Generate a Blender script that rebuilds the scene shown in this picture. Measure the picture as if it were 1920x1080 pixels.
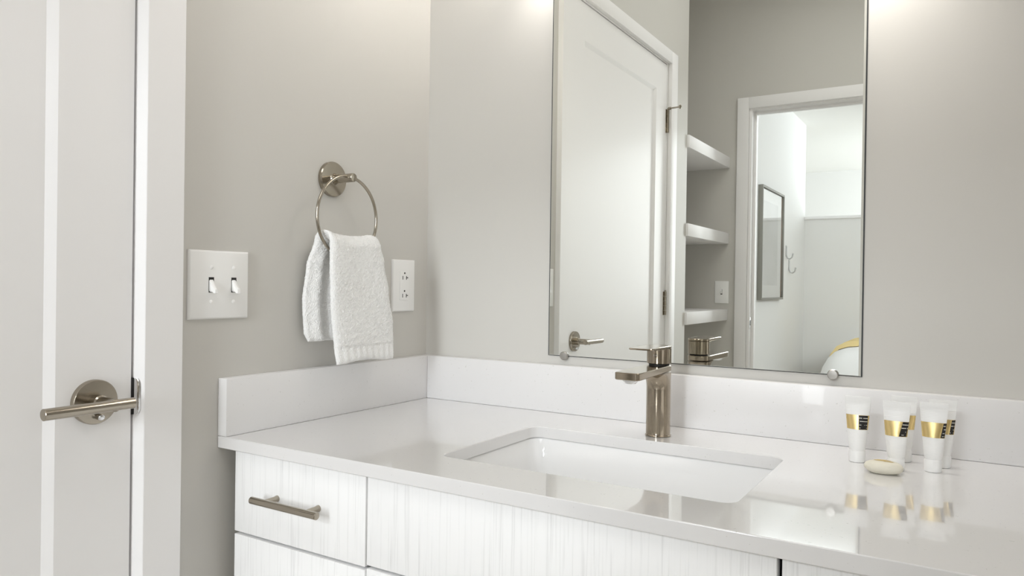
import bpy, bmesh, math, random
from math import sin, cos, pi, radians
from mathutils import Vector, Matrix, noise

for o in list(bpy.data.objects):
    bpy.data.objects.remove(o, do_unlink=True)
S = bpy.context.scene
COL = S.collection
random.seed(7)

# ------------------------------------------------------------------ camera
# origin: corner of left wall (x=0) and mirror wall (y=0) at counter height (z=0); room is x>0, y<0
cam_d = bpy.data.cameras.new('camera')
cam = bpy.data.objects.new('camera', cam_d)
COL.objects.link(cam)
R = Vector((0.85114763, 0.52473318, 0.01424103))
U = Vector((-0.01494616, -0.00289288, 0.99988412))
F = Vector((-0.52471357, 0.85126184, -0.00538048))
cam.matrix_world = Matrix(((R.x, U.x, -F.x, 1.12033), (R.y, U.y, -F.y, -1.42204), (R.z, U.z, -F.z, 0.27219), (0, 0, 0, 1)))
cam_d.sensor_width = 36.0
cam_d.lens = 1386.278 / 1920 * 36
cam_d.shift_y = 2.06 / 1920
cam_d.clip_start = 0.02
S.camera = cam

# ------------------------------------------------------------------ world, lamps, exposure
S.view_settings.view_transform = 'Standard'
S.view_settings.look = 'None'
S.view_settings.gamma = 1.0
S.view_settings.use_curve_mapping = False
S.view_settings.exposure = 0.12
w = bpy.data.worlds.new('World')
S.world = w
w.use_nodes = True
w.node_tree.nodes['Background'].inputs[0].default_value = (0.75, 0.85, 1.0, 1)
w.node_tree.nodes['Background'].inputs[1].default_value = 0.6


def area(name, loc, target, sx, sy, power, col, spread=180):
    d = bpy.data.lights.new(name, 'AREA')
    d.shape = 'RECTANGLE'
    d.size, d.size_y = sx, sy
    d.energy = power
    d.color = col
    o = bpy.data.objects.new(name, d)
    COL.objects.link(o)
    o.location = loc
    o.rotation_euler = (Vector(target) - Vector(loc)).to_track_quat('-Z', 'Y').to_euler()
    d.spread = radians(spread)
    return o


area('bedroom_daylight', (0.35, -4.6, 1.79), (0.35, -0.5, 1.0), 1.5, 0.18, 10.5, (0.90, 0.955, 1.0), 75)
area('living_room_daylight', (3.3, -8.1, 0.9), (-1.0, -8.3, 1.9), 1.6, 1.6, 100, (0.86, 0.93, 1.0), 130)
area('bedroom_wall_fill', (2.5, -3.5, 1.35), (0.2, -6.3, 0.0), 1.4, 0.9, 22, (0.91, 0.955, 1.0), 120)  # unseen fill added inside the bedroom to brighten half wall and bed
area('bedroom_side_fill', (0.86, -4.9, 0.75), (0.0, -0.9, 0.25), 0.5, 1.5, 5.2, (0.93, 0.97, 1.0), 50)  # unseen fill added mid-bedroom to brighten the door bevel and jamb
area('bathroom_side_fill', (2.28, -1.15, 0.55), (0.0, -1.0, 0.3), 1.1, 1.3, 4.0, (0.97, 0.985, 1.0))  # unseen fill added at the right wall for left wall, towel and alcove
area('bathroom_ceiling_fill', (0.8, -1.65, 1.86), (0.8, -1.65, 0), 0.9, 0.9, 4.0, (1.0, 0.99, 0.98))  # unseen fill lamp added under the ceiling to lift the whole room

cy = S.cycles
try:
    cy.use_denoising = True
    cy.max_bounces = 14
    cy.diffuse_bounces = 8
    cy.glossy_bounces = 8
    cy.sample_clamp_indirect = 4.0
    cy.blur_glossy = 0.5
except Exception:
    pass


# ------------------------------------------------------------------ materials
def s2l(c):
    return tuple(((v / 255) / 12.92 if v / 255 <= 0.04045 else ((v / 255 + 0.055) / 1.055) ** 2.4) for v in c)


def mat(name, rgb, rough=0.5, metal=0.0, spec=0.5, coat=0.0):
    m = bpy.data.materials.new(name)
    m.use_nodes = True
    b = m.node_tree.nodes['Principled BSDF']
    b.inputs['Base Color'].default_value = (*s2l(rgb), 1)
    b.inputs['Roughness'].default_value = rough
    b.inputs['Metallic'].default_value = metal
    b.inputs['Specular IOR Level'].default_value = spec
    b.inputs['Coat Weight'].default_value = coat
    return m


def nd(m, kind, **kw):
    n = m.node_tree.nodes.new(kind)
    for k, v in kw.items():
        setattr(n, k, v)
    return n


def ln(m, a, b):
    m.node_tree.links.new(a, b)


def bsdf(m):
    return m.node_tree.nodes['Principled BSDF']


def add_noise_bump(m, scale, strength, dist, stretch=(1, 1, 1), detail=3):
    tc = nd(m, 'ShaderNodeTexCoord')
    mp = nd(m, 'ShaderNodeMapping')
    mp.inputs['Scale'].default_value = stretch
    nz = nd(m, 'ShaderNodeTexNoise')
    nz.inputs['Scale'].default_value = scale
    nz.inputs['Detail'].default_value = detail
    bp = nd(m, 'ShaderNodeBump')
    bp.inputs['Strength'].default_value = strength
    bp.inputs['Distance'].default_value = dist
    ln(m, tc.outputs['Object'], mp.inputs['Vector'])
    ln(m, mp.outputs['Vector'], nz.inputs['Vector'])
    ln(m, nz.outputs['Fac'], bp.inputs['Height'])
    ln(m, bp.outputs['Normal'], bsdf(m).inputs['Normal'])
    return nz, mp


def ramp(m, src, p0, c0, p1, c1):
    r = nd(m, 'ShaderNodeValToRGB')
    r.color_ramp.elements[0].position = p0
    r.color_ramp.elements[0].color = (*s2l(c0), 1)
    r.color_ramp.elements[1].position = p1
    r.color_ramp.elements[1].color = (*s2l(c1), 1)
    ln(m, src, r.inputs['Fac'])
    return r


M_WALL = mat('wall_paint', (203, 201, 196), 0.62, spec=0.3)
add_noise_bump(M_WALL, 260, 0.10, 0.0006)
M_CEIL = mat('ceiling_paint', (236, 235, 232), 0.8, spec=0.2)
add_noise_bump(M_CEIL, 200, 0.1, 0.0006)
M_TRIM = mat('trim_paint', (237, 236, 236), 0.45, spec=0.12)
add_noise_bump(M_TRIM, 30, 0.03, 0.0008)
M_WHITEWALL = mat('bedroom_paint', (226, 225, 223), 0.65, spec=0.3)
add_noise_bump(M_WHITEWALL, 200, 0.08, 0.0006)
M_FLOOR = mat('floor_oak', (226, 222, 214), 0.45)  # unseen floor, lightened so it bounces light onto the vanity
nz, mp = add_noise_bump(M_FLOOR, 6, 0.1, 0.001, (1, 12, 1))
ln(M_FLOOR, ramp(M_FLOOR, nz.outputs['Fac'], 0.3, (218, 213, 204), 0.7, (232, 228, 221)).outputs['Color'], bsdf(M_FLOOR).inputs['Base Color'])

# quartz with faint specks
M_QUARTZ = mat('quartz', (238, 238, 235), 0.12, spec=0.5, coat=1.0)
bsdf(M_QUARTZ).inputs['Coat Roughness'].default_value = 0.03
bsdf(M_QUARTZ).inputs['Coat IOR'].default_value = 1.55
tc = nd(M_QUARTZ, 'ShaderNodeTexCoord')
vo = nd(M_QUARTZ, 'ShaderNodeTexNoise')
vo.inputs['Scale'].default_value = 260
vo.inputs['Detail'].default_value = 1
ln(M_QUARTZ, tc.outputs['Object'], vo.inputs['Vector'])
rp = ramp(M_QUARTZ, vo.outputs['Fac'], 0.20, (204, 203, 200), 0.27, (227, 226, 226))
ln(M_QUARTZ, rp.outputs['Color'], bsdf(M_QUARTZ).inputs['Base Color'])

M_SPLASH = M_QUARTZ.copy()
M_SPLASH.name = 'quartz_splash'
bsdf(M_SPLASH).inputs['Coat Weight'].default_value = 0.15
bsdf(M_SPLASH).inputs['Roughness'].default_value = 0.3
# textured white wood-grain laminate
M_WOOD = mat('white_woodgrain', (240, 240, 239), 0.42, spec=0.4)
nz, mp = add_noise_bump(M_WOOD, 1.0, 0.55, 0.0009, (310, 60, 5), 4)
nz.inputs['Distortion'].default_value = 0.6
rp = ramp(M_WOOD, nz.outputs['Fac'], 0.30, (234, 234, 234), 0.45, (247, 247, 247))
ln(M_WOOD, rp.outputs['Color'], bsdf(M_WOOD).inputs['Base Color'])
M_CARC = mat('cabinet_carcass', (205, 204, 200), 0.5)


def brushed(name, rgb, rough, stretch, aniso=0.4):
    m = mat(name, rgb, rough, 1.0)
    nz, mp = add_noise_bump(m, 1.0, 0.02, 0.0003, stretch, 2)
    rr = nd(m, 'ShaderNodeMapRange')
    rr.inputs['To Min'].default_value = rough - 0.04
    rr.inputs['To Max'].default_value = rough + 0.05
    ln(m, nz.outputs['Fac'], rr.inputs['Value'])
    ln(m, rr.outputs['Result'], bsdf(m).inputs['Roughness'])
    return m


M_NICKEL = brushed('brushed_nickel', (162, 151, 135), 0.14, (1500, 1500, 20))
M_NICKELH = brushed('satin_nickel', (168, 160, 147), 0.17, (600, 600, 600))
M_CHROME = mat('chrome', (225, 225, 226), 0.08, 1.0)
M_CLIP = mat('satin_chrome', (172, 169, 164), 0.35, 1.0)
M_DARK = mat('recess_shade', (22, 20, 18), 0.6)  # near-black colour standing in for shade inside slots, holes and gaps
M_MIRROR = mat('mirror_silver', (243, 245, 241), 0.0, 1.0)
M_MIRRORBACK = mat('mirror_backing', (44, 46, 47), 0.5)
M_PORC = mat('porcelain', (240, 240, 240), 0.07, coat=0.5)
M_PLASTIC = mat('white_plastic', (244, 244, 243), 0.28)
M_PLASTIC2 = mat('white_plastic_matte', (243, 243, 242), 0.35)
M_TUBE = mat('tube_plastic', (242, 242, 241), 0.35)
tcn = nd(M_TUBE, 'ShaderNodeTexCoord')
wv = nd(M_TUBE, 'ShaderNodeTexWave', bands_direction='Z')
wv.inputs['Scale'].default_value = 130
bp = nd(M_TUBE, 'ShaderNodeBump')
bp.inputs['Strength'].default_value = 0.25
bp.inputs['Distance'].default_value = 0.0004
ln(M_TUBE, tcn.outputs['Object'], wv.inputs['Vector'])
ln(M_TUBE, wv.outputs['Fac'], bp.inputs['Height'])
ln(M_TUBE, bp.outputs['Normal'], bsdf(M_TUBE).inputs['Normal'])
M_CAP = mat('tube_cap', (246, 246, 245), 0.3)
M_GOLD = mat('gold_foil', (240, 214, 152), 0.26, 1.0)
M_BLACK = mat('black_print', (18, 14, 14), 0.4)
M_WHITEPRINT = mat('white_print', (244, 240, 230), 0.5)
M_STONE = mat('pale_stone', (226, 222, 208), 0.8, spec=0.2)
nz, mp = add_noise_bump(M_STONE, 180, 0.5, 0.001, detail=6)
M_STONETAN = mat('stone_tan', (196, 176, 128), 0.85, spec=0.2)
add_noise_bump(M_STONETAN, 240, 0.6, 0.001, detail=6)
M_TERRY = mat('terry_cloth', (250, 250, 249), 0.95, spec=0.1)
bsdf(M_TERRY).inputs['Sheen Weight'].default_value = 0.3
add_noise_bump(M_TERRY, 420, 0.9, 0.0025, detail=3)
M_FRAME = mat('frame_metal', (140, 138, 131), 0.45, 0.2)
M_FRAMEIN = mat('frame_bronze', (176, 146, 122), 0.45, 0.1)
M_HOOK = mat('hook_metal', (190, 190, 188), 0.4, 0.3)
M_MAT = mat('picture_mat', (240, 239, 234), 0.6)
M_PRINT = mat('abstract_print', (206, 205, 200), 0.4)
nz, mp = add_noise_bump(M_PRINT, 3, 0.0, 0.001)
ln(M_PRINT, ramp(M_PRINT, nz.outputs['Fac'], 0.35, (196, 194, 186), 0.65, (216, 215, 212)).outputs['Color'], bsdf(M_PRINT).inputs['Base Color'])
M_GLASS = mat('picture_glass', (255, 255, 255), 0.02)
bsdf(M_GLASS).inputs['Transmission Weight'].default_value = 1.0
bsdf(M_GLASS).inputs['IOR'].default_value = 1.45
M_BED = mat('white_duvet', (246, 246, 246), 0.9, spec=0.1)
add_noise_bump(M_BED, 8, 0.3, 0.01)
M_THROW = mat('yellow_throw', (238, 216, 160), 0.95, spec=0.1)
add_noise_bump(M_THROW, 200, 0.5, 0.002)
M_SHADE = bpy.data.materials.new('lit_glass_shade')
M_SHADE.use_nodes = True
M_SHADE.node_tree.nodes.remove(M_SHADE.node_tree.nodes['Principled BSDF'])
em = nd(M_SHADE, 'ShaderNodeEmission')
em.inputs['Color'].default_value = (1.0, 0.95, 0.885, 1)
em.inputs['Strength'].default_value = 35.0
ln(M_SHADE, em.outputs['Emission'], M_SHADE.node_tree.nodes['Material Output'].inputs['Surface'])
M_PANEL = bpy.data.materials.new('ceiling_fill_glow')  # glowing surface of the added ceiling fill
M_PANEL.use_nodes = True
M_PANEL.node_tree.nodes.remove(M_PANEL.node_tree.nodes['Principled BSDF'])
em = nd(M_PANEL, 'ShaderNodeEmission')
em.inputs['Color'].default_value = (1.0, 0.99, 0.98, 1)
em.inputs['Strength'].default_value = 1.9
ln(M_PANEL, em.outputs['Emission'], M_PANEL.node_tree.nodes['Material Output'].inputs['Surface'])


# ------------------------------------------------------------------ mesh helpers
def box(bm, x0, x1, y0, y1, z0, z1, bev=0.0, seg=2):
    vs = [bm.verts.new(p) for p in ((x0, y0, z0), (x1, y0, z0), (x1, y1, z0), (x0, y1, z0), (x0, y0, z1), (x1, y0, z1), (x1, y1, z1), (x0, y1, z1))]
    fs = [bm.faces.new([vs[i] for i in f]) for f in ((3, 2, 1, 0), (4, 5, 6, 7), (0, 1, 5, 4), (1, 2, 6, 5), (2, 3, 7, 6), (3, 0, 4, 7))]
    if bev > 0:
        es = list({e for f in fs for e in f.edges})
        bmesh.ops.bevel(bm, geom=es, offset=bev, segments=seg, profile=0.5, affect='EDGES')
    return bm


def loft(bm, loops, cap0=True, cap1=True, closed=True):
    rows = [[bm.verts.new(p) for p in lp] for lp in loops]
    n = len(rows[0])
    for a, b in zip(rows[:-1], rows[1:]):
        for i in range(n if closed else n - 1):
            j = (i + 1) % n
            bm.faces.new((a[i], a[j], b[j], b[i]))
    if cap0:
        bm.faces.new(rows[0][::-1])
    if cap1:
        bm.faces.new(rows[-1])
    return rows


def frame_of(d):
    d = Vector(d).normalized()
    a = Vector((0, 0, 1)) if abs(d.z) < 0.9 else Vector((1, 0, 0))
    u = d.cross(a).normalized()
    return d, u, d.cross(u).normalized()


def lathe(bm, origin, axis, prof, n=40):
    """prof: list of (distance along axis, radius)"""
    d, u, v = frame_of(axis)
    o = Vector(origin)
    loops = []
    for t, r in prof:
        r = max(r, 1e-5)
        loops.append([o + d * t + (u * cos(2 * pi * i / n) + v * sin(2 * pi * i / n)) * r for i in range(n)])
    loft(bm, loops)


def tube(bm, pts, r, n=14, closed=False):
    pts = [Vector(p) for p in pts]
    m = len(pts)
    loops = []
    up = None
    for i, p in enumerate(pts):
        if closed:
            d = (pts[(i + 1) % m] - pts[i - 1]).normalized()
        else:
            d = (pts[min(i + 1, m - 1)] - pts[max(i - 1, 0)]).normalized()
        if up is None:
            _, up, _ = frame_of(d)
        up = (up - d * up.dot(d)).normalized()
        v = d.cross(up)
        rr = r[i] if isinstance(r, (list, tuple)) else r
        loops.append([p + (up * cos(2 * pi * k / n) + v * sin(2 * pi * k / n)) * rr for k in range(n)])
    if closed:
        loops.append(loops[0])
        rows = loft(bm, loops, False, False)
        bmesh.ops.remove_doubles(bm, verts=bm.verts[:], dist=1e-6)
    else:
        loft(bm, loops)


def rrect(x0, x1, y0, y1, r, z, k=8):
    pts = []
    for cx_, cy_, a0 in ((x1 - r, y1 - r, 0), (x0 + r, y1 - r, 90), (x0 + r, y0 + r, 180), (x1 - r, y0 + r, 270)):
        for i in range(k + 1):
            a = radians(a0 + 90 * i / k)
            pts.append(Vector((cx_ + r * cos(a), cy_ + r * sin(a), z)))
    return pts


def empty(name, loc):
    o = bpy.data.objects.new(name, None)
    o.empty_display_size = 0.05
    o.location = loc
    COL.objects.link(o)
    return o


def root_loc(o):
    v = Vector((0, 0, 0))
    while o is not None:
        v += o.location
        o = o.parent
    return v


def build(name, bm, m, parent=None, origin=None, smooth=35, label=None):
    """links the bmesh (in world coordinates) as ONE mesh object"""
    base = root_loc(parent) if parent else Vector(origin or (0, 0, 0))
    bmesh.ops.recalc_face_normals(bm, faces=bm.faces[:])
    if smooth:
        th = radians(smooth)
        for f in bm.faces:
            f.smooth = True
        for e in bm.edges:
            if len(e.link_faces) == 2:
                e.smooth = e.calc_face_angle(0) < th
            else:
                e.smooth = False
    bmesh.ops.translate(bm, verts=bm.verts[:], vec=-base)
    me = bpy.data.meshes.new(name)
    bm.to_mesh(me)
    bm.free()
    me.materials.append(m)
    o = bpy.data.objects.new(name, me)
    COL.objects.link(o)
    if parent:
        o.parent = parent
    else:
        o.location = base
    if label:
        o['label'] = label
    return o


def tag(o, label, cat, group=None):
    o['label'] = label
    o['category'] = cat
    if group:
        o['group'] = group
    return o


def struct(name, bm, m, label=None, parent=None, cat=None, **kw):
    o = build(name, bm, m, parent, **kw)
    if not parent:
        o['kind'] = 'structure'
        o['category'] = cat or name.split('_')[0]
    if label:
        o['label'] = label
    return o


def B():
    return bmesh.new()


# ------------------------------------------------------------------ dimensions
FL = -0.84          # floor
CE = 1.90           # ceiling
YF = -2.6294        # far wall of the bathroom
TW = 0.12
YL, YD = -0.744, -1.6607      # door leaf edges
ZD = 1.2326                   # door top
XR = 2.35                     # right wall
XB = -0.27                    # bedroom left wall
YH = -6.38                    # half wall

# ------------------------------------------------------------------ room shell
bm = B(); box(bm, -3.2, 4.4, -9.7, 0.12, FL - 0.1, FL)
struct('floor', bm, M_FLOOR, 'floor lightened to bounce light upward, under the vanity and through to the bedroom')
bm = B(); box(bm, -3.2, 4.4, -9.7, 0.12, CE, CE + 0.1)
struct('ceiling', bm, M_CEIL, 'white flat ceiling above the bathroom and bedroom')
bm = B(); box(bm, -0.12, XR + 0.12, 0.0, 0.12, FL, CE)
struct('wall_back', bm, M_WALL, 'light grey painted wall behind the frameless mirror')
bm = B()
box(bm, -0.12, 0, -0.7365, 0.0, FL, CE)
box(bm, -0.12, 0, -1.9416, -1.672, FL, CE)
box(bm, -0.12, 0, -1.672, -0.7365, 1.243, CE)
struct('wall_left', bm, M_WALL, 'greige painted wall with the towel ring and the white panel door')
bm = B()
box(bm, -0.59, -0.12, -1.9416, -1.8216, FL, CE)
box(bm, -0.59, -0.47, YF, -1.9416, FL, CE)
struct('wall_alcove', bm, M_WALL, 'greige recess walls around the floating shelves')
bm = B()
box(bm, -0.59, 0.119, YF - TW, YF, FL, CE)
box(bm, 0.91, XR + 0.12, YF - TW, YF, FL, CE)
box(bm, 0.119, 0.91, YF - TW, YF, 1.243, CE)
struct('wall_far', bm, M_WALL, 'greige wall with the doorway into the bedroom, seen in the mirror')
bm = B(); box(bm, XR, XR + 0.12, YF, 0, FL, CE)
struct('wall_right', bm, M_WALL, 'greige side wall beyond the right end of the vanity')
# bedroom and living room beyond the doorway
bm = B(); box(bm, XB - 0.12, XB, YH, YF - TW, FL, CE)
struct('wall_bedroom', bm, M_WHITEWALL, 'white bedroom wall carrying the framed picture and hooks')
bm = B()
box(bm, -3.1, XB - 0.12, YH - 0.12, YH, FL, CE)
struct('wall_bedroom_return', bm, M_WHITEWALL, 'white wall end beside the half wall')
bm = B(); box(bm, XB - 0.12, 3.5, YH - 0.12, YH, FL, 0.965)
hw = struct('wall_half', bm, M_WHITEWALL, 'pale grey half wall behind the bed')
bm = B(); box(bm, XB - 0.0, 3.5, YH - 0.14, YH + 0.025, 0.965, 0.992, 0.003)
struct('ledge_cap', bm, M_TRIM, parent=hw, label='white ledge capping the half wall')
bm = B(); box(bm, 3.5, 3.62, -9.7, YF - TW, FL, CE)
struct('wall_bedroom_right', bm, M_WHITEWALL, 'white bedroom side wall, out of the mirror view')
bm = B(); box(bm, -3.2, 3.6, -9.67, -9.55, FL, CE)
struct('wall_living_room', bm, M_WHITEWALL, 'pale far wall of the bright room beyond the half wall')
bm = B(); box(bm, -3.2, -3.1, -9.7, YH, FL, CE)
struct('wall_living_room_left', bm, M_WHITEWALL, 'white side wall of the bright room beyond the half wall')

# ------------------------------------------------------------------ door trim on the left wall
tr = empty('trim_1', (0, -1.2, FL))
tr['kind'] = 'structure'; tr['category'] = 'trim'; tr['label'] = 'white flat casing framing the closed panel door'
CI, CO, CT = 0.0, 0.018, 0.018   # casing thickness
bm = B()
loft(bm, [[Vector((x, y, z)) for x, y in ((0, -0.7398), (CT - 0.001, -0.7338), (CT, -0.7328), (CT, -0.6684), (CT - 0.0012, -0.6672), (0, -0.6672))] for z in (FL, 1.2935)])
build('casing', bm, M_TRIM, tr, smooth=20)
bm = B(); box(bm, 0, CT, -1.7502, -1.6775, FL, 1.2935, 0.0015); build('casing', bm, M_TRIM, tr)
bm = B(); box(bm, 0, CT, -1.6775, -0.7335, 1.2415, 1.2935, 0.0015); build('head_casing', bm, M_TRIM, tr)
bm = B(); box(bm, -0.12, 0.0, -0.7405, -0.7365, FL, 1.243, 0.0); build('jamb', bm, M_TRIM, tr)
bm = B(); box(bm, -0.12, 0.0, -1.672, -1.665, FL, 1.243, 0.0); build('jamb', bm, M_TRIM, tr)
bm = B(); box(bm, -0.12, 0.0, -1.665, -0.7405, 1.2365, 1.243, 0.0); build('head_jamb', bm, M_TRIM, tr)
bm = B(); box(bm, -0.052, -0.040, -0.7525, -0.7405, FL, 1.236, 0.0); build('door_stop', bm, M_TRIM, tr)
bm = B(); box(bm, -0.052, -0.040, -1.665, -0.7525, 1.2245, 1.2365, 0.0); build('door_stop', bm, M_TRIM, tr)
bm = B(); box(bm, -0.052, -0.040, -1.665, -1.653, FL, 1.2245, 0.0); build('door_stop', bm, M_TRIM, tr)
# strike plate with its curved lip on the latch jamb
bm = B()
sd, sn = Vector((0.943, 0.333)), Vector((0.333, -0.943))
so_ = Vector((0.0, -0.7398))
lo = []
for z, k_ in ((0.0603, 0.62), (0.0622, 0.80), (0.0665, 0.95), (0.073, 1.0), (0.104, 1.0), (0.1105, 0.95), (0.1148, 0.80), (0.1168, 0.62)):
    pts_ = []
    for sdist, off in ((-0.0005, 0.0004), (0.012 * k_, 0.0004), (0.0128 * k_, 0.0012), (0.0118 * k_, 0.0030), (0.009 * k_, 0.0036), (0.004 * k_, 0.0030), (-0.0005, 0.0018)):
        q_ = so_ + sd * sdist + sn * off
        pts_.append(Vector((q_.x, q_.y, z)))
    lo.append(pts_)
loft(bm, lo)
build('strike_plate', bm, M_CHROME, tr, label='polished chrome strike plate with a rounded lip')
bm = B(); box(bm, -0.03, 0.0008, -0.7440, -0.7401, 0.0595, 0.1172, 0.0003); build('latch_gap_shade', bm, M_DARK, tr, label='black block painting the shade of the latch gap')  # solid dark box stands in for the shaded latch cavity

bm = B(); box(bm, -0.20, -0.17, -1.80, -0.60, FL, CE)  # added backing that keeps outside light out of the door gaps
struct('wall_light_block', bm, M_WALL, 'unseen wall added behind the closed panel door to stop light leaks')
# the door leaf: stile-and-rail face with one sunk bevelled panel
dr = empty('door_1', (0, -1.2, FL))
dr['kind'] = 'structure'; dr['category'] = 'door'; dr['label'] = 'white one-panel door with satin nickel lever, closed'
bm = B()
py0, py1, pz0, pz1 = -1.537, -0.8585, FL + 0.25, 1.1065
bv, dp = 0.0132, 0.0085
zb = FL + 0.012
def rect_loop(x, y0, y1, z0, z1):
    return [Vector((x, y0, z0)), Vector((x, y1, z0)), Vector((x, y1, z1)), Vector((x, y0, z1))]
loft(bm, [rect_loop(-0.035, YD, YL, zb, ZD), rect_loop(-0.001, YD, YL, zb, ZD), rect_loop(0.0, YD + 0.001, YL - 0.001, zb + 0.001, ZD - 0.001),
          rect_loop(0.0, py0, py1, pz0, pz1), rect_loop(-dp, py0 + bv, py1 - bv, pz0 + bv, pz1 - bv)])
build('leaf', bm, M_TRIM, dr, smooth=20)
# lever handle
hy, hz = -0.804, 0.0876
lv = None
bm = B(); lathe(bm, (0, hy, hz), (1, 0, 0), [(0, 0.0335), (0.008, 0.0335), (0.0095, 0.0325), (0.010, 0.0), ], 56)
rs = build('handle_rosette', bm, M_NICKELH, dr, label='round satin nickel rosette')
bm = B(); lathe(bm, (0.010, hy, hz), (1, 0, 0), [(0, 0.0115), (0.012, 0.0115), (0.014, 0.0095), (0.05, 0.0095)], 28)
build('handle_stem', bm, M_NICKELH, dr)
bm = B(); lathe(bm, (0.058, -0.9035, 0.0872), (0, 1, 0.004), [(0, 0.0), (0.0002, 0.0075), (0.0008, 0.0083), (0.1275, 0.0083), (0.128, 0.0078), (0.1282, 0.0)], 32)
build('lever', bm, M_NICKELH, dr, label='straight round bar lever')
bm = B(); lathe(bm, (0.0098, hy + 0.003, 0.0655), (1, 0, 0), [(0, 0.0048), (0.009, 0.0048), (0.0105, 0.0038), (0.011, 0.0)], 20)
build('privacy_button', bm, M_CHROME, dr, label='small round privacy button')
# hinges with knuckles, the upper one carries a hinge-pin stop
for hz0, hz1 in ((0.9394, 1.0404), (0.152, 0.2535), (-0.70, -0.60)):
    bm = B()
    box(bm, 0.0, 0.002, YD - 0.0005, YD + 0.013, hz0, hz1, 0.0004)
    n = 5
    h = (hz1 - hz0) / n
    for k in range(n):
        lathe(bm, (0.006, YD - 0.0015, hz0 + k * h + 0.0006), (0, 0, 1), [(0, 0.0056), (h - 0.0012, 0.0056)], 18)
    lathe(bm, (0.006, YD - 0.0015, hz1), (0, 0, 1), [(0, 0.0045), (0.004, 0.0045), (0.006, 0.002)], 14)
    build('hinge', bm, M_NICKELH, dr)
bm = B()
tube(bm, [(0.006, YD - 0.0015, 1.0445), (0.02, YD + 0.003, 1.0440), (0.045, YD + 0.011, 1.0425), (0.062, YD + 0.0135, 1.0425)], 0.0035, 12)
lathe(bm, (0.060, YD + 0.0135, 1.0425), (1, 0.1, 0), [(0, 0.004), (0.002, 0.0085), (0.008, 0.0085), (0.0095, 0.006)], 20)
lathe(bm, (0.012, YD + 0.0005, 1.0438), (1, 0.3, 0), [(-0.004, 0.006), (0.008, 0.006)], 16)
build('hinge_pin_stop', bm, M_NICKELH, dr, label='small metal hinge-pin stop with a white bumper')

# ------------------------------------------------------------------ doorway trim (far wall)
t2 = empty('trim_2', (0.5, YF, FL))
t2['kind'] = 'structure'; t2['category'] = 'trim'; t2['label'] = 'white casing and jamb of the open bedroom doorway'
DX0, DX1 = 0.1255, 0.9035
bm = B(); box(bm, 0.0509, 0.1105, YF, YF + CT, FL, 1.2935, 0.0015); build('casing', bm, M_TRIM, t2)
bm = B(); box(bm, 0.9185, 0.9781, YF, YF + CT, FL, 1.2935, 0.0015); build('casing', bm, M_TRIM, t2)
bm = B(); box(bm, 0.1105, 0.9185, YF, YF + CT, 1.2345, 1.2935, 0.0015); build('head_casing', bm, M_TRIM, t2)
bm = B(); box(bm, 0.112, DX0, YF - TW, YF + 0.002, FL, 1.243, 0.0008); build('jamb', bm, M_TRIM, t2)
bm = B(); box(bm, DX1, 0.917, YF - TW, YF + 0.002, FL, 1.243, 0.0008); build('jamb', bm, M_TRIM, t2)
bm = B(); box(bm, DX0, DX1, YF - TW, YF + 0.002, 1.2255, 1.243, 0.0008); build('head_jamb', bm, M_TRIM, t2)
for nm, a in (('door_stop', (DX0, DX0 + 0.011, YF - 0.085, YF - 0.05, FL, 1.2255)), ('door_stop', (DX1 - 0.011, DX1, YF - 0.085, YF - 0.05, FL, 1.2255)), ('door_stop', (DX0 + 0.011, DX1 - 0.011, YF - 0.085, YF - 0.05, 1.2145, 1.2255))):
    bm = B(); box(bm, *a, 0.001); build(nm, bm, M_TRIM, t2)
bm = B(); box(bm, DX0 - 0.001, DX0 + 0.0018, YF - 0.036, YF - 0.004, 0.058, 0.118, 0.0006); sp = build('strike_plate', bm, M_CHROME, t2)
bm = B(); box(bm, DX0 + 0.0012, DX0 + 0.0022, YF - 0.027, YF - 0.013, 0.074, 0.102, 0.0003); build('latch_hole', bm, M_DARK, sp)

# ------------------------------------------------------------------ countertop with sink cut-out and splashes
D, T, ts, hs = 0.5856, 0.0211, 0.0232, 0.1016
XC = 1.292
ct = empty('countertop', (0.645, -0.29, -T))
tag(ct, 'white speckled quartz countertop with raised backsplashes, over the white vanity', 'countertop')
HX0, HX1, HY0, HY1 = 0.4095, 0.8740, -0.4825, -0.1775
bm = B()
inner = rrect(HX0, HX1, HY0, HY1, 0.022, 0.0)
outer = [Vector((0.0005, -D, 0)), Vector((XC, -D, 0)), Vector((XC, -0.0005, 0)), Vector((0.0005, -0.0005, 0))]
ev = []
for lp in (inner, outer):
    vs = [bm.verts.new(p) for p in lp]
    ev += [bm.edges.new((vs[i], vs[(i + 1) % len(vs)])) for i in range(len(vs))]
bmesh.ops.triangle_fill(bm, use_beauty=True, use_dissolve=False, edges=ev)
fs = bm.faces[:]
for f in fs:
    if f.normal.z < 0:
        f.normal_flip()
r_ = bmesh.ops.extrude_face_region(bm, geom=fs)
bmesh.ops.translate(bm, verts=[v for v in r_['geom'] if isinstance(v, bmesh.types.BMVert)], vec=(0, 0, -T))
slab = build('slab', bm, M_QUARTZ, ct, smooth=30)
bv_ = slab.modifiers.new('edge', 'BEVEL'); bv_.width = 0.0014; bv_.segments = 2; bv_.limit_method = 'ANGLE'
bm = B(); box(bm, ts, XC, -ts, -0.0005, 0.0002, hs, 0.0012); build('backsplash', bm, M_SPLASH, ct)
bm = B(); box(bm, 0.0005, ts, -D, -0.0005, 0.0002, hs, 0.0012); build('side_splash', bm, M_SPLASH, ct)

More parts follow.
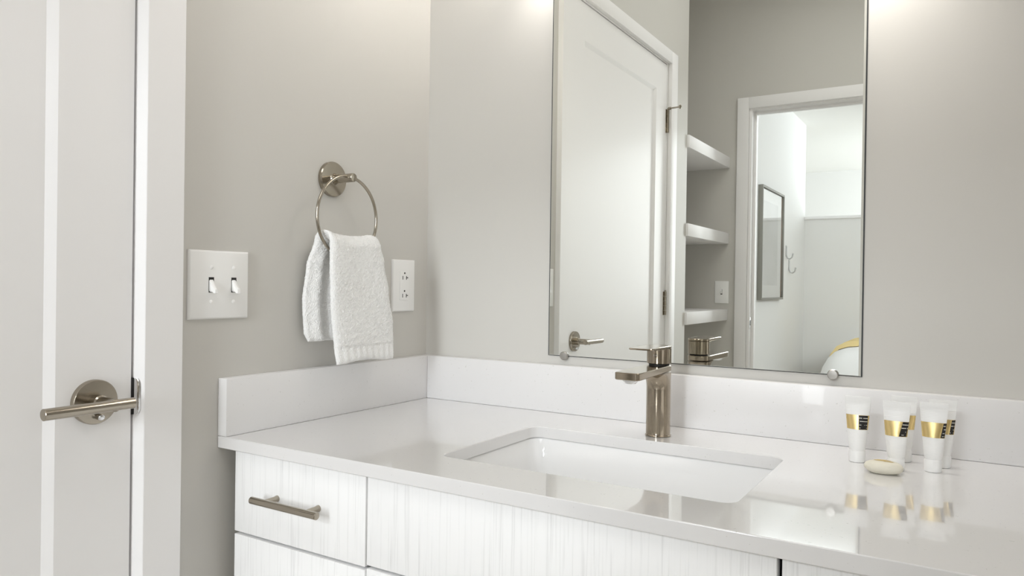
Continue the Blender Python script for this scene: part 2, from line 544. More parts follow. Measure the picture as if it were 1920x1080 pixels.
# ------------------------------------------------------------------ undermount sink
sk = empty('undermount_sink', (0.642, -0.33, -0.16))
tag(sk, 'rectangular white porcelain sink set under the countertop', 'sink')
bm = B()
sx0, sx1, sy0, sy1 = HX0 - 0.004, HX1 + 0.004, HY0 - 0.004, HY1 + 0.004
def sl(ins, r, z):
    return rrect(sx0 + ins, sx1 - ins, sy0 + ins, sy1 - ins, r, z, 10)
loops = [sl(-0.018, 0.03, -T - 0.0006), sl(0.0, 0.026, -T - 0.0006), sl(0.002, 0.027, -T - 0.003), sl(0.006, 0.03, -0.06), sl(0.010, 0.034, -0.098)]
for a in range(1, 8):
    t = radians(90 * a / 7)
    loops.append(sl(0.010 + 0.034 * (1 - cos(t)), 0.034 + 0.012 * (1 - cos(t)), -0.098 - 0.034 * sin(t)))
loops += [sl(0.08, 0.05, -0.1345), sl(0.12, 0.03, -0.137)]
loft(bm, loops, False, True)
sb = build('bowl', bm, M_PORC, sk, smooth=50)
so = sb.modifiers.new('thick', 'SOLIDIFY'); so.thickness = 0.008; so.offset = 1.0
bm = B(); lathe(bm, (0.642, -0.33, -0.1372), (0, 0, 1), [(0, 0.022), (0.002, 0.0225), (0.003, 0.019), (0.0022, 0.012), (0.004, 0.010), (0.0045, 0.0)], 36)
build('drain', bm, M_CHROME, sk, label='chrome drain ring')

# ------------------------------------------------------------------ vanity cabinet
va = empty('vanity_cabinet', (0.645, -0.30, FL))
tag(va, 'white textured woodgrain vanity cabinet under the quartz countertop', 'cabinet')
YFR = -0.5736
bm = B()
box(bm, 0.037, 0.055, YFR + 0.021, -0.003, FL + 0.1, -T - 0.001)
box(bm, 1.237, 1.255, YFR + 0.021, -0.003, FL + 0.1, -T - 0.001)
box(bm, 0.055, 1.237, YFR + 0.021, -0.003, FL + 0.1, FL + 0.118)
box(bm, 0.055, 1.237, YFR + 0.021, YFR + 0.03, FL + 0.118, -0.17)
box(bm, 0.06, 1.23, YFR + 0.09, YFR + 0.108, FL, FL + 0.1)
build('carcass', bm, M_CARC, va)
def front(name, x0, x1, z0, z1):
    bm = B(); box(bm, x0, x1, YFR, YFR + 0.019, z0, z1, 0.0012)
    return build(name, bm, M_WOOD, va)
def pull(parent, x0, x1, z, vertical=False):
    bm = B()
    yb = YFR - 0.0305
    xm, half = (x0 + x1) / 2, 0.0482
    if not vertical:
        lathe(bm, (x0, yb, z), (1, 0, 0), [(0, 0.0), (0.0002, 0.0052), (0.0008, 0.006), (x1 - x0 - 0.0008, 0.006), (x1 - x0 - 0.0002, 0.0052), (x1 - x0, 0.0)], 24)
        for s in (-1, 1):
            lathe(bm, (xm + s * half, YFR - 0.0002, z), (0, -1, 0), [(0, 0.0055), (0.001, 0.0055), (0.006, 0.0045), (0.026, 0.0045)], 18)
    else:
        lathe(bm, (xm, yb, z - 0.078), (0, 0, 1), [(0, 0.0), (0.0002, 0.0052), (0.0008, 0.006), (0.155, 0.006), (0.156, 0.0)], 24)
        for s in (-1, 1):
            lathe(bm, (xm, YFR - 0.0002, z + s * half), (0, -1, 0), [(0, 0.0055), (0.026, 0.0045)], 18)
    return build('pull_handle', bm, M_NICKELH, parent, label='brushed nickel bar pull')
for x0, x1 in ((0.0335, 0.3390), (0.9510, 1.2570)):
    for z0, z1 in ((-0.1640, -0.0245), (-0.4150, -0.1690), (FL + 0.105, -0.4200)):
        d_ = front('drawer', x0, x1, z0, z1)
        c = (x0 + x1) / 2 + 0.004
        pull(d_, c - 0.0765, c + 0.0765, -0.0906 if z1 > -0.1 else (z0 + z1) / 2)
front('false_front', 0.3425, 0.9455, -0.1600, -0.0245)
for x0, x1, px in ((0.3425, 0.6423, 0.615), (0.6457, 0.9455, 0.673)):
    d_ = front('door', x0, x1, FL + 0.105, -0.1650)
    pull(d_, px - 0.006, px + 0.006, -0.29, True)

# ------------------------------------------------------------------ faucet
fx, fy = 0.6395, -0.1235
fa = empty('faucet', (fx, fy, 0))
tag(fa, 'brushed nickel single-lever faucet behind the sink', 'faucet')
r0 = 0.0222
bm = B()
lathe(bm, (fx, fy, 0.0003), (0, 0, 1), [(0, 0.0225), (0.0005, 0.0235), (0.002, 0.0235), (0.003, r0), (0.0874, r0)], 56)
build('body', bm, M_NICKEL, fa)
def blade(bm, ytip, z0f, z1f, half, k=14, corner=0.006):
    """plate with a round rear end; z0f/z1f give bottom and top z as functions of t (0 tip .. 1 rear)"""
    pts = []
    for i in range(k + 1):
        a = pi * i / k
        pts.append((half * cos(a), fy + half * sin(a)))
    n = 10
    for i in range(1, n):
        pts.append((-half, fy + (ytip + corner - fy) * i / n))
    for i in range(5):
        a = radians(180 + 90 * i / 4)
        pts.append((-half + corner + corner * cos(a), ytip + corner + corner * sin(a)))
    for i in range(5):
        a = radians(270 + 90 * i / 4)
        pts.append((half - corner + corner * cos(a), ytip + corner + corner * sin(a)))
    for i in range(1, n):
        pts.append((half, ytip + corner + (fy - ytip - corner) * i / n))
    def tt(y):
        return min(max((y - ytip) / (fy + half - ytip), 0), 1)
    def ringz(ins, zf, dz):
        res = []
        for x, y in pts:
            cx_ = 0.0
            cyc = min(max(y, ytip + half), fy)
            v = Vector((x - cx_, y - cyc))
            L = v.length
            v = v * ((L - ins) / L)
            res.append(Vector((fx + v.x, cyc + v.y, zf(tt(y)) + dz)))
        return res
    e = 0.0012
    loft(bm, [ringz(e, z0f, 0), ringz(0, z0f, e), ringz(0, z1f, -e), ringz(e, z1f, 0)])
bm = B()
blade(bm, -0.2765, lambda t: 0.1175 + 0.003 * t - 0.001, lambda t: 0.1290 + 0.001 * t, r0)
# the body sweeps forward into the spout through a concave fillet
fr, ztp = 0.030, 0.1172
rows_ = []
for i in range(15):
    a = radians(90 * i / 14)
    z = ztp - fr + fr * sin(a)
    ext = fr * (1 - cos(a))
    row = [Vector((fx + r0 * cos(pi * k / 28), fy + r0 * sin(pi * k / 28), z)) for k in range(29)]
    row += [Vector((fx - r0 * cos(pi * k / 28), fy - ext - r0 * sin(pi * k / 28), z)) for k in range(29)]
    rows_.append(row)
loft(bm, rows_)
build('spout', bm, M_NICKEL, fa)
bm = B()
lathe(bm, (fx, -0.2585, 0.1185), (0, 0, -1), [(0, 0.0135), (0.004, 0.0132), (0.0075, 0.0105), (0.009, 0.009), (0.0092, 0.0)], 28)
build('aerator', bm, M_CHROME, fa)
bm = B(); lathe(bm, (fx, fy, 0.1285), (0, 0, 1), [(0, 0.0185), (0.006, 0.0185)], 40); build('cartridge_ring', bm, M_DARK, fa, label='dark gap ring under the handle')
bm = B(); lathe(bm, (fx, fy, 0.1325), (0, 0, 1), [(0, 0.0), (0.0001, 0.021), (0.001, r0), (0.0275, r0)], 56)
blade(bm, -0.2185, lambda t: 0.1600 + 0.0005 * (1 - t) + 0.0022 * max(0, 1 - 2.2 * t), lambda t: 0.1655 + 0.0012 * (1 - t) - 0.0012 * max(0, 1 - 3 * t), r0)
hd = build('lever_handle', bm, M_NICKEL, fa)
bm = B(); lathe(bm, (fx + 0.001, fy - r0 + 0.0008, 0.1485), (0, -1, 0), [(0, 0.0032), (0.0006, 0.0034), (0.0010, 0.0026), (0.0006, 0.002), (0.0006, 0.0)], 20)
build('indicator_dot', bm, M_CHROME, fa, label='tiny round temperature indicator')

# ------------------------------------------------------------------ mirror
mi = empty('wall_mirror', (0.6538, -0.0062, 0.1209))
tag(mi, 'large frameless rectangular mirror above the backsplash', 'mirror')
mx0, mx1, mz0, mz1, my = 0.3415, 0.9635, 0.1209, 0.965, -0.0062
bm = B()
def mloop(ins, y):
    return [Vector((mx0 + ins, y, mz0 + ins * 0.5)), Vector((mx1 - ins, y, mz0 + ins * 0.5)), Vector((mx1 - ins, y, mz1 - ins)), Vector((mx0 + ins, y, mz1 - ins))]
loft(bm, [mloop(0.0, -0.0012), mloop(0.0, -0.0018), mloop(0.0034, my)], True, True)
build('mirror_glass', bm, M_MIRROR, mi, smooth=0)
bm = B(); box(bm, mx0 - 0.0012, mx1 + 0.0022, -0.0016, -0.0002, mz0 - 0.0008, mz1 + 0.001); build('backing', bm, M_MIRRORBACK, mi)
for cxp in (0.3825, 0.9190):
    bm = B(); lathe(bm, (cxp, -0.0064, mz0 + 0.0008), (0, -1, 0), [(0, 0.0092), (0.004, 0.0092), (0.0055, 0.0078), (0.006, 0.0)], 32)
    build('mirror_clip', bm, M_CLIP, mi, label='round chrome clip gripping the bottom edge')

# ------------------------------------------------------------------ towel ring
tr_ = empty('towel_ring', (0, -0.3212, 0.4846))
tag(tr_, 'brushed nickel towel ring on the greige wall', 'towel ring')
ty, tz = -0.3208, 0.4846
bm = B(); lathe(bm, (0.0002, ty, tz), (1, 0, 0), [(0, 0.036), (0.0065, 0.036), (0.0085, 0.0345), (0.009, 0.0)], 56); build('rosette', bm, M_NICKELH, tr_)
bm = B(); lathe(bm, (0.0085, ty, tz), (1, 0, 0), [(0, 0.0125), (0.003, 0.0100), (0.010, 0.0088), (0.054, 0.0088), (0.0555, 0.0078), (0.056, 0.0)], 32); build('post', bm, M_NICKELH, tr_)
bm = B()
rx, rcy, rcz, rr_ = 0.0505, -0.3225, 0.4035, 0.0835
tube(bm, [(rx, rcy + rr_ * sin(2 * pi * i / 72), rcz + rr_ * cos(2 * pi * i / 72)) for i in range(72)], 0.0032, 14, True)
build('ring', bm, M_NICKELH, tr_)

# ------------------------------------------------------------------ hand towel draped through the ring
def lerp(a, b, t):
    return a + (b - a) * t
def interp(t, keys):
    for (t0, v0), (t1, v1) in zip(keys[:-1], keys[1:]):
        if t <= t1:
            k = (t - t0) / (t1 - t0)
            k = k * k * (3 - 2 * k)
            return lerp(v0, v1, k)
    return keys[-1][1]
path = []
zf0, zb0, ztop = 0.1145, 0.156, 0.349
xf, xbk = 0.0700, 0.0275
NS = 120
for i in range(NS + 1):                       # front limb, bottom to top
    t = i / NS
    path.append(('f', t, xf + 0.006 * (1 - t) ** 2, lerp(zf0, ztop, t)))
for i in range(1, 24):                         # over the ring
    a = pi * i / 24
    path.append(('o', i / 24, (xf + xbk) / 2 + (xf - xbk) / 2 * cos(a), ztop + 0.0165 * sin(a)))
for i in range(NS + 1):
    t = i / NS
    path.append(('b', t, xbk - 0.004 * sin(t * pi) , lerp(ztop, zb0, t)))
bm = B()
NP = 150
loops = []
for i, (k, t, px, pz) in enumerate(path):
    p0 = path[max(i - 1, 0)]; p1 = path[min(i + 1, len(path) - 1)]
    dx, dz = p1[2] - p0[2], p1[3] - p0[3]
    L = math.hypot(dx, dz)
    nx, nz_ = dz / L, -dx / L                 # outward normal (front limb: +x)
    if k == 'f':
        y0 = interp(t, [(0, -0.3745), (0.12, -0.3800), (0.5, -0.3885), (0.85, -0.3905), (1, -0.3900)])
        y1 = interp(t, [(0, -0.2065), (0.3, -0.2085), (0.6, -0.2230), (0.85, -0.2380), (1, -0.2500)])
        th = 0.0085 if t > 0.14 else 0.0070
    elif k == 'o':
        y0 = lerp(-0.3900, -0.3880, t); y1 = lerp(-0.2500, -0.2560, t); th = 0.0075
    else:
        y0 = interp(t, [(0, -0.3880), (0.25, -0.4040), (0.6, -0.4120), (0.9, -0.4100), (1, -0.4020)])
        y1 = interp(t, [(0, -0.2560), (1, -0.2400)]); th = 0.0095
    end = min(i, len(path) - 1 - i)
    th *= math.sqrt(min(1.0, (end + 0.4) / 4.0))
    lp = []
    for j in range(NP):
        q = j / NP
        # go round a flat stadium: outer side then inner side
        if q < 0.5:
            u = q / 0.5; side = 1
        else:
            u = 1 - (q - 0.5) / 0.5; side = -1
        uu = 0.5 - 0.5 * cos(pi * u)
        edge = math.sqrt(max(0.0, 1 - abs(2 * uu - 1) ** 10))
        y = lerp(y0, y1, uu)
        off = side * th * edge
        sag = 0.0
        if k == 'o' or (k == 'f' and t > 0.7) or (k == 'b' and t < 0.3):
            kk = 1.0 if k == 'o' else ((t - 0.7) / 0.3 if k == 'f' else (0.3 - t) / 0.3)
            sag = -0.006 * kk * sin(pi * uu) + 0.007 * kk * max(0, 1 - uu * 9) + 0.003 * kk * max(0, (uu - 0.85) / 0.15)
        wav = 0.0
        if k == 'b':
            wav = 0.0055 * t ** 0.4 * sin(uu * 26 + 0.5) * (1 - 0.4 * t)
        if k == 'f':
            wav = 0.0022 * sin(uu * 5.0 + t * 2.2) * (1 - t * 0.3)
            if t < 0.13:
                wav += 0.0007 * sin(uu * 60)
        zz = pz + sag
        if k == 'f' and t < 0.12:
            zz += -0.003 * cos(uu * 7.0) * (1 - t / 0.12)
        p = Vector((px + (off + wav) * nx, y, zz + off * nz_))
        amp = 0.0011 if not (k == 'f' and t < 0.12) else 0.0005
        nv = noise.noise(p * 430.0) * 0.6 + noise.noise(p * 900.0) * 0.4
        nd_ = Vector((nx * side, 0, nz_ * side)) * edge + Vector((0, -1 if uu < 0.5 else 1, 0)) * (1 - edge)
        p += nd_ * nv * amp * 2.4
        if p.x < 0.004:
            p.x = 0.004
        lp.append(p)
    loops.append(lp)
loft(bm, loops)
tw = build('hand_towel', bm, M_TERRY, None, origin=(0.05, -0.32, 0.115), smooth=180)
tag(tw, 'white terry hand towel folded through the nickel towel ring', 'towel')

# ------------------------------------------------------------------ wall plates
def plate(bm, x, y0, y1, z0, z1, th=0.006):
    lo = []
    for ins, dx in ((0, 0.0003), (0, th * 0.45), (0.0012, th * 0.8), (0.0035, th)):
        lo.append([Vector((x + dx, y0 + ins, z0 + ins)), Vector((x + dx, y1 - ins, z0 + ins)), Vector((x + dx, y1 - ins, z1 - ins)), Vector((x + dx, y0 + ins, z1 - ins))])
    loft(bm, lo)
sw = empty('light_switch', (0, -0.588, 0.2653))
tag(sw, 'white two-gang toggle light switch beside the panel door', 'light switch')
bm = B(); plate(bm, 0, -0.6486, -0.5278, 0.2058, 0.3250); build('plate', bm, M_PLASTIC2, sw)
for sy in (-0.6060, -0.5600):
    bm = B(); box(bm, 0.0055, 0.0063, sy - 0.0052, sy + 0.0052, 0.2520, 0.2785); s_ = build('toggle_slot', bm, M_DARK, sw)
    bm = B()
    lo = []
    for (dx, zc, hh, hw_) in ((0.0060, 0.2640, 0.0105, 0.0044), (0.0085, 0.2625, 0.0095, 0.0043), (0.0130, 0.2590, 0.0062, 0.0040), (0.0190, 0.2545, 0.0045, 0.0037), (0.0203, 0.2537, 0.0032, 0.0028)):
        lo.append([Vector((dx, sy + hw_ * cx_, zc + hh * cz_)) for cx_, cz_ in ((-1, -0.8), (-0.7, -1), (0.7, -1), (1, -0.8), (1, 0.8), (0.7, 1), (-0.7, 1), (-1, 0.8))])
    loft(bm, lo); build('toggle', bm, M_PLASTIC, sw, label='white toggle lever switched down')
    for zc in (0.2955, 0.2355):
        bm = B(); lathe(bm, (0.0058, sy, zc), (1, 0, 0), [(0, 0.0036), (0.0008, 0.0034), (0.0014, 0.002), (0.0015, 0.0)], 18); build('screw', bm, M_PLASTIC, sw)

ou = empty('power_outlet', (0, -0.0915, 0.2674))
tag(ou, 'white decorator power outlet between the towel and the corner', 'outlet')
bm = B(); plate(bm, 0, -0.1308, -0.0523, 0.2075, 0.3275); build('plate', bm, M_PLASTIC2, ou)
bm = B(); box(bm, 0.0055, 0.0075, -0.1075, -0.0745, 0.2335, 0.3015, 0.0012); rc = build('receptacle', bm, M_PLASTIC, ou)
oc = -0.0910
for zc in (0.2858, 0.2445):
    bm = B(); box(bm, 0.0073, 0.0078, oc - 0.0085, oc - 0.0065, zc - 0.0045, zc + 0.004); build('slot', bm, M_DARK, rc)
    bm = B(); box(bm, 0.0073, 0.0078, oc + 0.0045, oc + 0.0065, zc - 0.0045, zc + 0.004); box(bm, 0.0073, 0.00775, oc + 0.0065, oc + 0.0115, zc - 0.001, zc + 0.001); build('slot', bm, M_DARK, rc, label='T-shaped slot')
    bm = B(); lathe(bm, (0.0072, oc - 0.0010, zc + 0.0105), (1, 0, 0), [(0, 0.0022), (0.0006, 0.0022)], 16); build('ground_hole', bm, M_DARK, rc)
# switch on the far wall, seen in the mirror below the middle shelf
s2 = empty('light_switch', (-0.023, YF, 0.25))
tag(s2, 'small white single switch on the wall above the bottom shelf, in the mirror', 'light switch')
bm = B()
lo = []
for ins, dy in ((0, 0.0003), (0, 0.003), (0.0012, 0.005), (0.0035, 0.006)):
    lo.append([Vector((-0.0606 + ins, YF + dy, 0.1897 + ins)), Vector((0.0143 - ins, YF + dy, 0.1897 + ins)), Vector((0.0143 - ins, YF + dy, 0.3107 - ins)), Vector((-0.0606 + ins, YF + dy, 0.3107 - ins))])
loft(bm, lo); build('plate', bm, M_PLASTIC2, s2)
bm = B(); box(bm, -0.0285, -0.018, YF + 0.0056, YF + 0.0063, 0.2375, 0.2645); build('toggle_slot', bm, M_DARK, s2)
bm = B(); loft(bm, [[Vector((-0.0232 + a * s, YF + dy, zc + b * h)) for a, b in ((-1, -1), (1, -1), (1, 1), (-1, 1))] for dy, zc, h, s in ((0.006, 0.2525, 0.0105, 0.0044), (0.012, 0.256, 0.006, 0.0042), (0.019, 0.2605, 0.004, 0.0036))]); build('toggle', bm, M_PLASTIC, s2)

# ------------------------------------------------------------------ floating shelves in the alcove
for nm, zt, lb in (('floating_shelf', 0.9829, 'uppermost of the three thick white floating shelves in the alcove'),
                   ('floating_shelf', 0.5715, 'middle thick white floating shelf in the alcove, above the single switch'),
                   ('floating_shelf', 0.1574, 'bottom thick white floating shelf in the alcove, beside the reflected faucet')):
    bm = B(); box(bm, -0.4695, 0.0103, YF + 0.0005, -1.9421, zt - 0.0588, zt, 0.0015)
    o = build(nm, bm, M_TRIM, None, origin=(-0.23, -2.285, zt - 0.0588))
    tag(o, lb, 'shelf', 'floating shelves in the alcove')

# ------------------------------------------------------------------ toiletry tubes
def make_tube(x, y, rot, label, printspan, base=None):
    t_ = empty('toiletry_tube', (x, y, 0))
    tag(t_, label, 'tube', 'toiletry tubes on the counter')
    rc_, hw_ = 0.0122, 0.0188
    zc0, zc1, zt0, zt1 = 0.0175, 0.0195, 0.0945, 0.1035
    N = 48
    ca, sa = cos(rot), sin(rot)
    def P_(a, z, off=0.0):
        """point on the tube wall at angle a (0 = +x, -90 deg = front)"""
        k = min(max((z - zc1) / (zt0 - zc1), 0), 1)
        rx_ = lerp(rc_, hw_, k) + off
        ry_ = lerp(rc_, 0.0011, k ** 1.15) + off
        lx, ly = rx_ * cos(a), ry_ * sin(a)
        return Vector((x + lx * ca - ly * sa, y + lx * sa + ly * ca, z))
    def loop(z, off=0.0):
        return [P_(2 * pi * i / N, z, off) for i in range(N)]
    bm = B()
    zs = [zc1 + (zt0 - zc1) * i / 14 for i in range(15)]
    loft(bm, [loop(zc1, -0.0008)] + [loop(z) for z in zs[1:]] + [loop(zt0 + 0.0006, 0.0003), loop(zt1, 0.0003)])
    bd = build('tube_body', bm, M_TUBE, t_, smooth=40)
    bm = B(); lathe(bm, (x, y, 0.0002), (0, 0, 1), [(0, 0.0110), (0.0008, 0.0117), (zc0 - 0.001, 0.0121), (zc0, 0.0117), (zc1 + 0.0004, 0.0105)], 40)
    build('cap', bm, M_CAP, t_)
    def patch(a0, a1, z0, z1, off, skew=0.0, nu=14, nv=4):
        bm = B()
        rows = []
        for j in range(nv + 1):
            v = j / nv
            rows.append([bm.verts.new(P_(radians(lerp(a0, a1, i / nu) + skew * v), lerp(z0, z1, v), off)) for i in range(nu + 1)])
        for j in range(nv):
            for i in range(nu):
                bm.faces.new((rows[j][i], rows[j][i + 1], rows[j + 1][i + 1], rows[j + 1][i]))
        return bm
    build('label', patch(-168, -12, 0.0520, 0.0745, 0.00025, nu=26), M_GOLD, t_, smooth=60, label='gold foil label band')
    a0, a1, sk_ = printspan
    bl = build('label_print', patch(a0, a1, 0.0524, 0.0741, 0.00045, sk_), M_BLACK, t_, smooth=60, label='black printed block with pale lettering lines')
    # rows of tiny lettering: pale dashes cut into the black block
    rnd = random.Random(int(x * 1e4))
    bmw = B()
    for row, z in enumerate((0.0545, 0.0590, 0.0645, 0.0695)):
        a = a0 + (sk_ * (z - 0.0524) / 0.0217) + 2
        while a < a1 + (sk_ * (z - 0.0524) / 0.0217) - 3:
            wd = rnd.uniform(2.5, 7)
            if rnd.random() < (0.85 if row > 1 else 0.55):
                b2 = patch(a, min(a + wd, a1 + sk_ - 1), z, z + (0.0010 if row > 1 else 0.0007), 0.0006, 0, 2, 1)
                me = bpy.data.meshes.new('tmp'); b2.to_mesh(me); b2.free(); bmw.from_mesh(me); bpy.data.meshes.remove(me)
            a += wd + 1.2
    build('lettering', bmw, M_WHITEPRINT, t_, smooth=60)
    return t_
make_tube(0.9745, -0.1335, radians(1), 'white toiletry tube with gold label, leftmost of the group', (-80, -26, -4))
make_tube(1.0312, -0.1590, radians(-2), 'white toiletry tube with gold label, directly behind the pale stone', (-74, -30, 16))
make_tube(1.0795, -0.1370, radians(-2), 'front right white toiletry tube, its label mostly gold', (-52, -22, 12))
make_tube(1.0365, -0.0870, radians(-3), 'white toiletry tube half hidden behind the tube at the stone', (-150, -110, 10))
make_tube(1.0905, -0.0960, radians(2), 'rearmost right white toiletry tube, half hidden behind the front right one', (-56, -26, 10))

# ------------------------------------------------------------------ pale stone
bm = B()
bmesh.ops.create_icosphere(bm, subdivisions=5, radius=1.0)
scx, scy = 1.0175, -0.1915
for v in bm.verts:
    p = v.co.copy()
    n1 = noise.noise(p * 1.4 + Vector((3, 1, 7)))
    r = 1 + 0.06 * n1 + 0.02 * noise.noise(p * 5)
    q = Vector((p.x * 0.0262 * r, p.y * 0.0200 * r, p.z * 0.0112 * r))
    if p.z > 0:
        q.z *= 1 - 0.28 * max(0, 1 - (p.x * p.x * 1.4 + p.y * p.y * 1.8))
    if p.z < -0.75:
        q.z = -0.75 * 0.0112 - (abs(p.z) - 0.75) * 0.0006
    v.co = q + Vector((scx, scy, 0.0090))
st = build('pebble', bm, M_STONE, None, origin=(scx, scy, 0.0002), smooth=180)
tag(st, 'small pale oval stone lying in front of the toiletry tubes', 'stone')
# tan crust patches on the top
bm = B()
for (ox, oy, a, b_) in ((-0.006, 0.004, 0.0085, 0.0042), (0.006, 0.001, 0.0075, 0.0034), (0.0, 0.008, 0.010, 0.0026)):
    vs = []
    for i in range(16):
        t = 2 * pi * i / 16
        rr = 1 + 0.25 * noise.noise(Vector((cos(t) * 2 + ox * 900, sin(t) * 2, 1)))
        x_, y_ = ox + a * rr * cos(t), oy + b_ * rr * sin(t)
        vs.append((x_, y_))
    def ztop_(x_, y_):
        px_, py_ = x_ / 0.0262, y_ / 0.02
        pz_ = math.sqrt(max(0.0, 1 - px_ * px_ - py_ * py_))
        n1 = noise.noise(Vector((px_, py_, pz_)) * 1.4 + Vector((3, 1, 7)))
        r = 1 + 0.06 * n1 + 0.02 * noise.noise(Vector((px_, py_, pz_)) * 5)
        return pz_ * 0.0112 * r * (1 - 0.28 * max(0, 1 - (px_ * px_ * 1.4 + py_ * py_ * 1.8))) + 0.0090
    c = bm.verts.new((scx + ox, scy + oy, ztop_(ox, oy) + 0.0006))
    vv = [bm.verts.new((scx + x_, scy + y_, ztop_(x_, y_) + 0.0003)) for x_, y_ in vs]
    for i in range(16):
        bm.faces.new((c, vv[i], vv[(i + 1) % 16]))
build('tan_crust', bm, M_STONETAN, st, label='tan mineral patches on top', smooth=180)

# ------------------------------------------------------------------ bedroom: picture, hooks, bed
pf = empty('picture_frame', (XB, -4.85, 0.18))
tag(pf, 'large framed abstract print with wide white mat, on the bedroom wall in the mirror', 'picture')
fy0, fy1, fz0, fz1, fd = -5.238, -4.452, 0.183, 1.078, 0.038
bm = B()
box(bm, XB, XB + fd, fy1 - 0.018, fy1, fz0, fz1, 0.001)
box(bm, XB, XB + fd, fy0, fy0 + 0.018, fz0, fz1, 0.001)
box(bm, XB, XB + fd, fy0 + 0.018, fy1 - 0.018, fz0, fz0 + 0.018, 0.001)
box(bm, XB, XB + fd, fy0 + 0.018, fy1 - 0.018, fz1 - 0.018, fz1, 0.001)
build('frame', bm, M_FRAME, pf)
bm = B(); box(bm, XB + 0.002, XB + 0.022, fy0 + 0.018, fy0 + 0.030, fz0 + 0.018, fz1 - 0.018); build('inner_lip', bm, M_FRAMEIN, pf, label='bronze inner edge')
bm = B(); box(bm, XB + 0.001, XB + 0.016, fy0 + 0.018, fy1 - 0.018, fz0 + 0.018, fz1 - 0.018); build('mat_board', bm, M_MAT, pf)
bm = B(); box(bm, XB + 0.0155, XB + 0.0172, -5.075, -4.56, 0.30, 0.97); build('print', bm, M_PRINT, pf, label='pale grey abstract print')
bm = B(); box(bm, XB + 0.024, XB + 0.0265, fy0 + 0.018, fy1 - 0.018, fz0 + 0.018, fz1 - 0.018); build('glazing', bm, M_GLASS, pf)
for hy_, hz0, lb in ((-5.50, 0.655, 'white wall hook nearest the framed picture, the higher of the two'), (-5.63, 0.532, 'lower white wall hook, further from the framed picture')):
    bm = B()
    tube(bm, [(XB + 0.006, hy_, hz0), (XB + 0.006, hy_, hz0 - 0.05), (XB + 0.007, hy_ - 0.002, hz0 - 0.085), (XB + 0.016, hy_ - 0.005, hz0 - 0.108), (XB + 0.034, hy_ - 0.01, hz0 - 0.114), (XB + 0.052, hy_ - 0.014, hz0 - 0.10), (XB + 0.060, hy_ - 0.016, hz0 - 0.065)], [0.0065] * 6 + [0.0075], 12)
    box(bm, XB, XB + 0.006, hy_ - 0.011, hy_ + 0.011, hz0 - 0.075, hz0 + 0.008, 0.002)
    o = build('wall_hook', bm, M_HOOK, None, origin=(XB, hy_, hz0 - 0.06))
    tag(o, lb, 'hook', 'wall hooks in the bedroom')

bd = empty('bed', (1.1, -5.6, FL))
tag(bd, 'bed with rounded white duvet against the half wall, reflected in the mirror', 'bed')
bm = B()
def duvet_loop(ins, z):
    return rrect(0.085 + ins, 2.15 - ins, -6.30 + ins, -4.93 - ins, max(0.16 - ins * 0.3, 0.05), z, 8)
loft(bm, [duvet_loop(0.02, -0.70), duvet_loop(0.0, -0.60), duvet_loop(0.005, -0.45), duvet_loop(0.03, -0.36), duvet_loop(0.065, -0.29), duvet_loop(0.11, -0.240), duvet_loop(0.18, -0.215), duvet_loop(0.3, -0.200), duvet_loop(0.5, -0.200)])
build('duvet', bm, M_BED, bd, smooth=180)
bm = B(); box(bm, 0.14, 2.1, -6.25, -4.98, -0.80, -0.70, 0.01)
for x in (0.2, 2.04):
    for y in (-6.2, -5.05):
        box(bm, x - 0.03, x + 0.03, y - 0.03, y + 0.03, FL, -0.80, 0.004)
build('bed_base', bm, M_CARC, bd)
bm = B()
prof_b = [(0.024, -0.380), (0.030, -0.360), (0.065, -0.290), (0.11, -0.240), (0.18, -0.215), (0.30, -0.200), (0.50, -0.200), (0.80, -0.200)]
loops = []
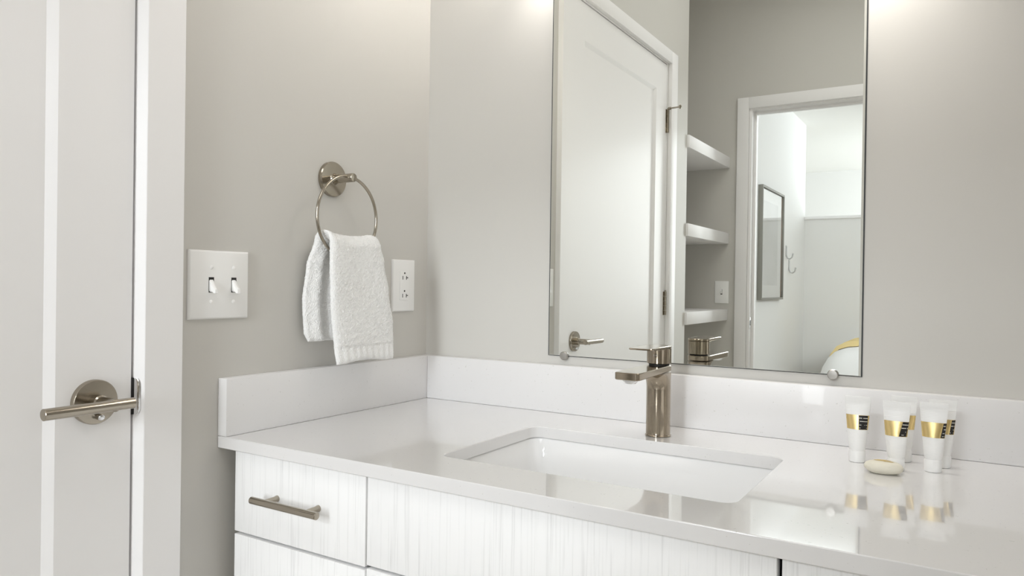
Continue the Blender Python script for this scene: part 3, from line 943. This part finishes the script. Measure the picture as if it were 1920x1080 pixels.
for i, (ins, z) in enumerate(prof_b):
    p0, p1 = prof_b[max(i - 1, 0)], prof_b[min(i + 1, len(prof_b) - 1)]
    t_ = Vector((p1[0] - p0[0], p1[1] - p0[1])).normalized()
    n_ = Vector((-t_.y, t_.x))
    th = 0.012 + 0.034 * min(1.0, i / 4)
    ys = (-5.42, -5.5, -5.7, -5.9, -6.05)
    lo_b = [Vector((0.085 + ins + n_.x * 0.005, y, z + n_.y * 0.005)) for y in ys]
    lo_t = [Vector((0.085 + ins + n_.x * th, y, z + n_.y * th + 0.006 * sin(y * 11 + i))) for y in ys]
    loops.append(lo_t + lo_b[::-1])
loft(bm, loops)
th_ = build('throw_blanket', bm, M_THROW, None, origin=(0.4, -5.6, -0.2), smooth=60)
tag(th_, 'pale yellow throw blanket draped over the white bed', 'blanket')

# ------------------------------------------------------------------ vanity light and added fill panel (above the frame)
vl = empty('vanity_light', (0.64, 0, 1.2))
tag(vl, 'vanity light bar with frosted glass shades above the mirror', 'lamp')
bm = B(); box(bm, 0.30, 0.98, -0.022, -0.0005, 1.03, 1.09, 0.004); build('back_plate', bm, M_NICKELH, vl)
for x in (0.33, 0.64, 0.95):
    ld = bpy.data.lights.new('vanity_fill_spot', 'SPOT')  # unseen spots added below the cups to brighten the wall
    ld.energy = {0.33: 1.2, 0.64: 3.5, 0.95: 8.5}[x]; ld.color = (1.0, 0.96, 0.91); ld.spot_size = radians(110); ld.spot_blend = 0.8; ld.shadow_soft_size = 0.03
    lo_ = bpy.data.objects.new('vanity_fill_spot', ld); COL.objects.link(lo_); lo_.parent = vl
    lo_.location = Vector((x, -0.075, 0.985)) - vl.location
    lo_.rotation_euler = (radians(30), 0, 0)
    bm = B(); lathe(bm, (x, -0.02, 1.06), (0, -1, 0), [(0, 0.012), (0.03, 0.012)], 20); build('arm', bm, M_NICKELH, vl)
    bm = B(); lathe(bm, (x, -0.075, 1.002), (0, 0, 1), [(0, 0.035), (0.12, 0.035)], 32); build('lamp_shade', bm, M_SHADE, vl)
    bm = B(); lathe(bm, (x, -0.075, 0.993), (0, 0, 1), [(0, 0.040), (0.001, 0.054), (0.006, 0.056), (0.0065, 0.04)], 32); build('light_block_cup', bm, M_NICKELH, vl)  # added opaque disc that blocks the shades' downward light
cl = empty('ceiling_fill_panel', (0.8, -1.65, CE - 0.02))
tag(cl, 'unseen square glowing panel added as fill over the bathroom', 'lamp')
bm = B(); box(bm, 0.34, 1.26, -2.11, -1.19, CE - 0.022, CE - 0.0005, 0.004); build('glow_panel', bm, M_PANEL, cl)  # added glowing panel, soft fill from above
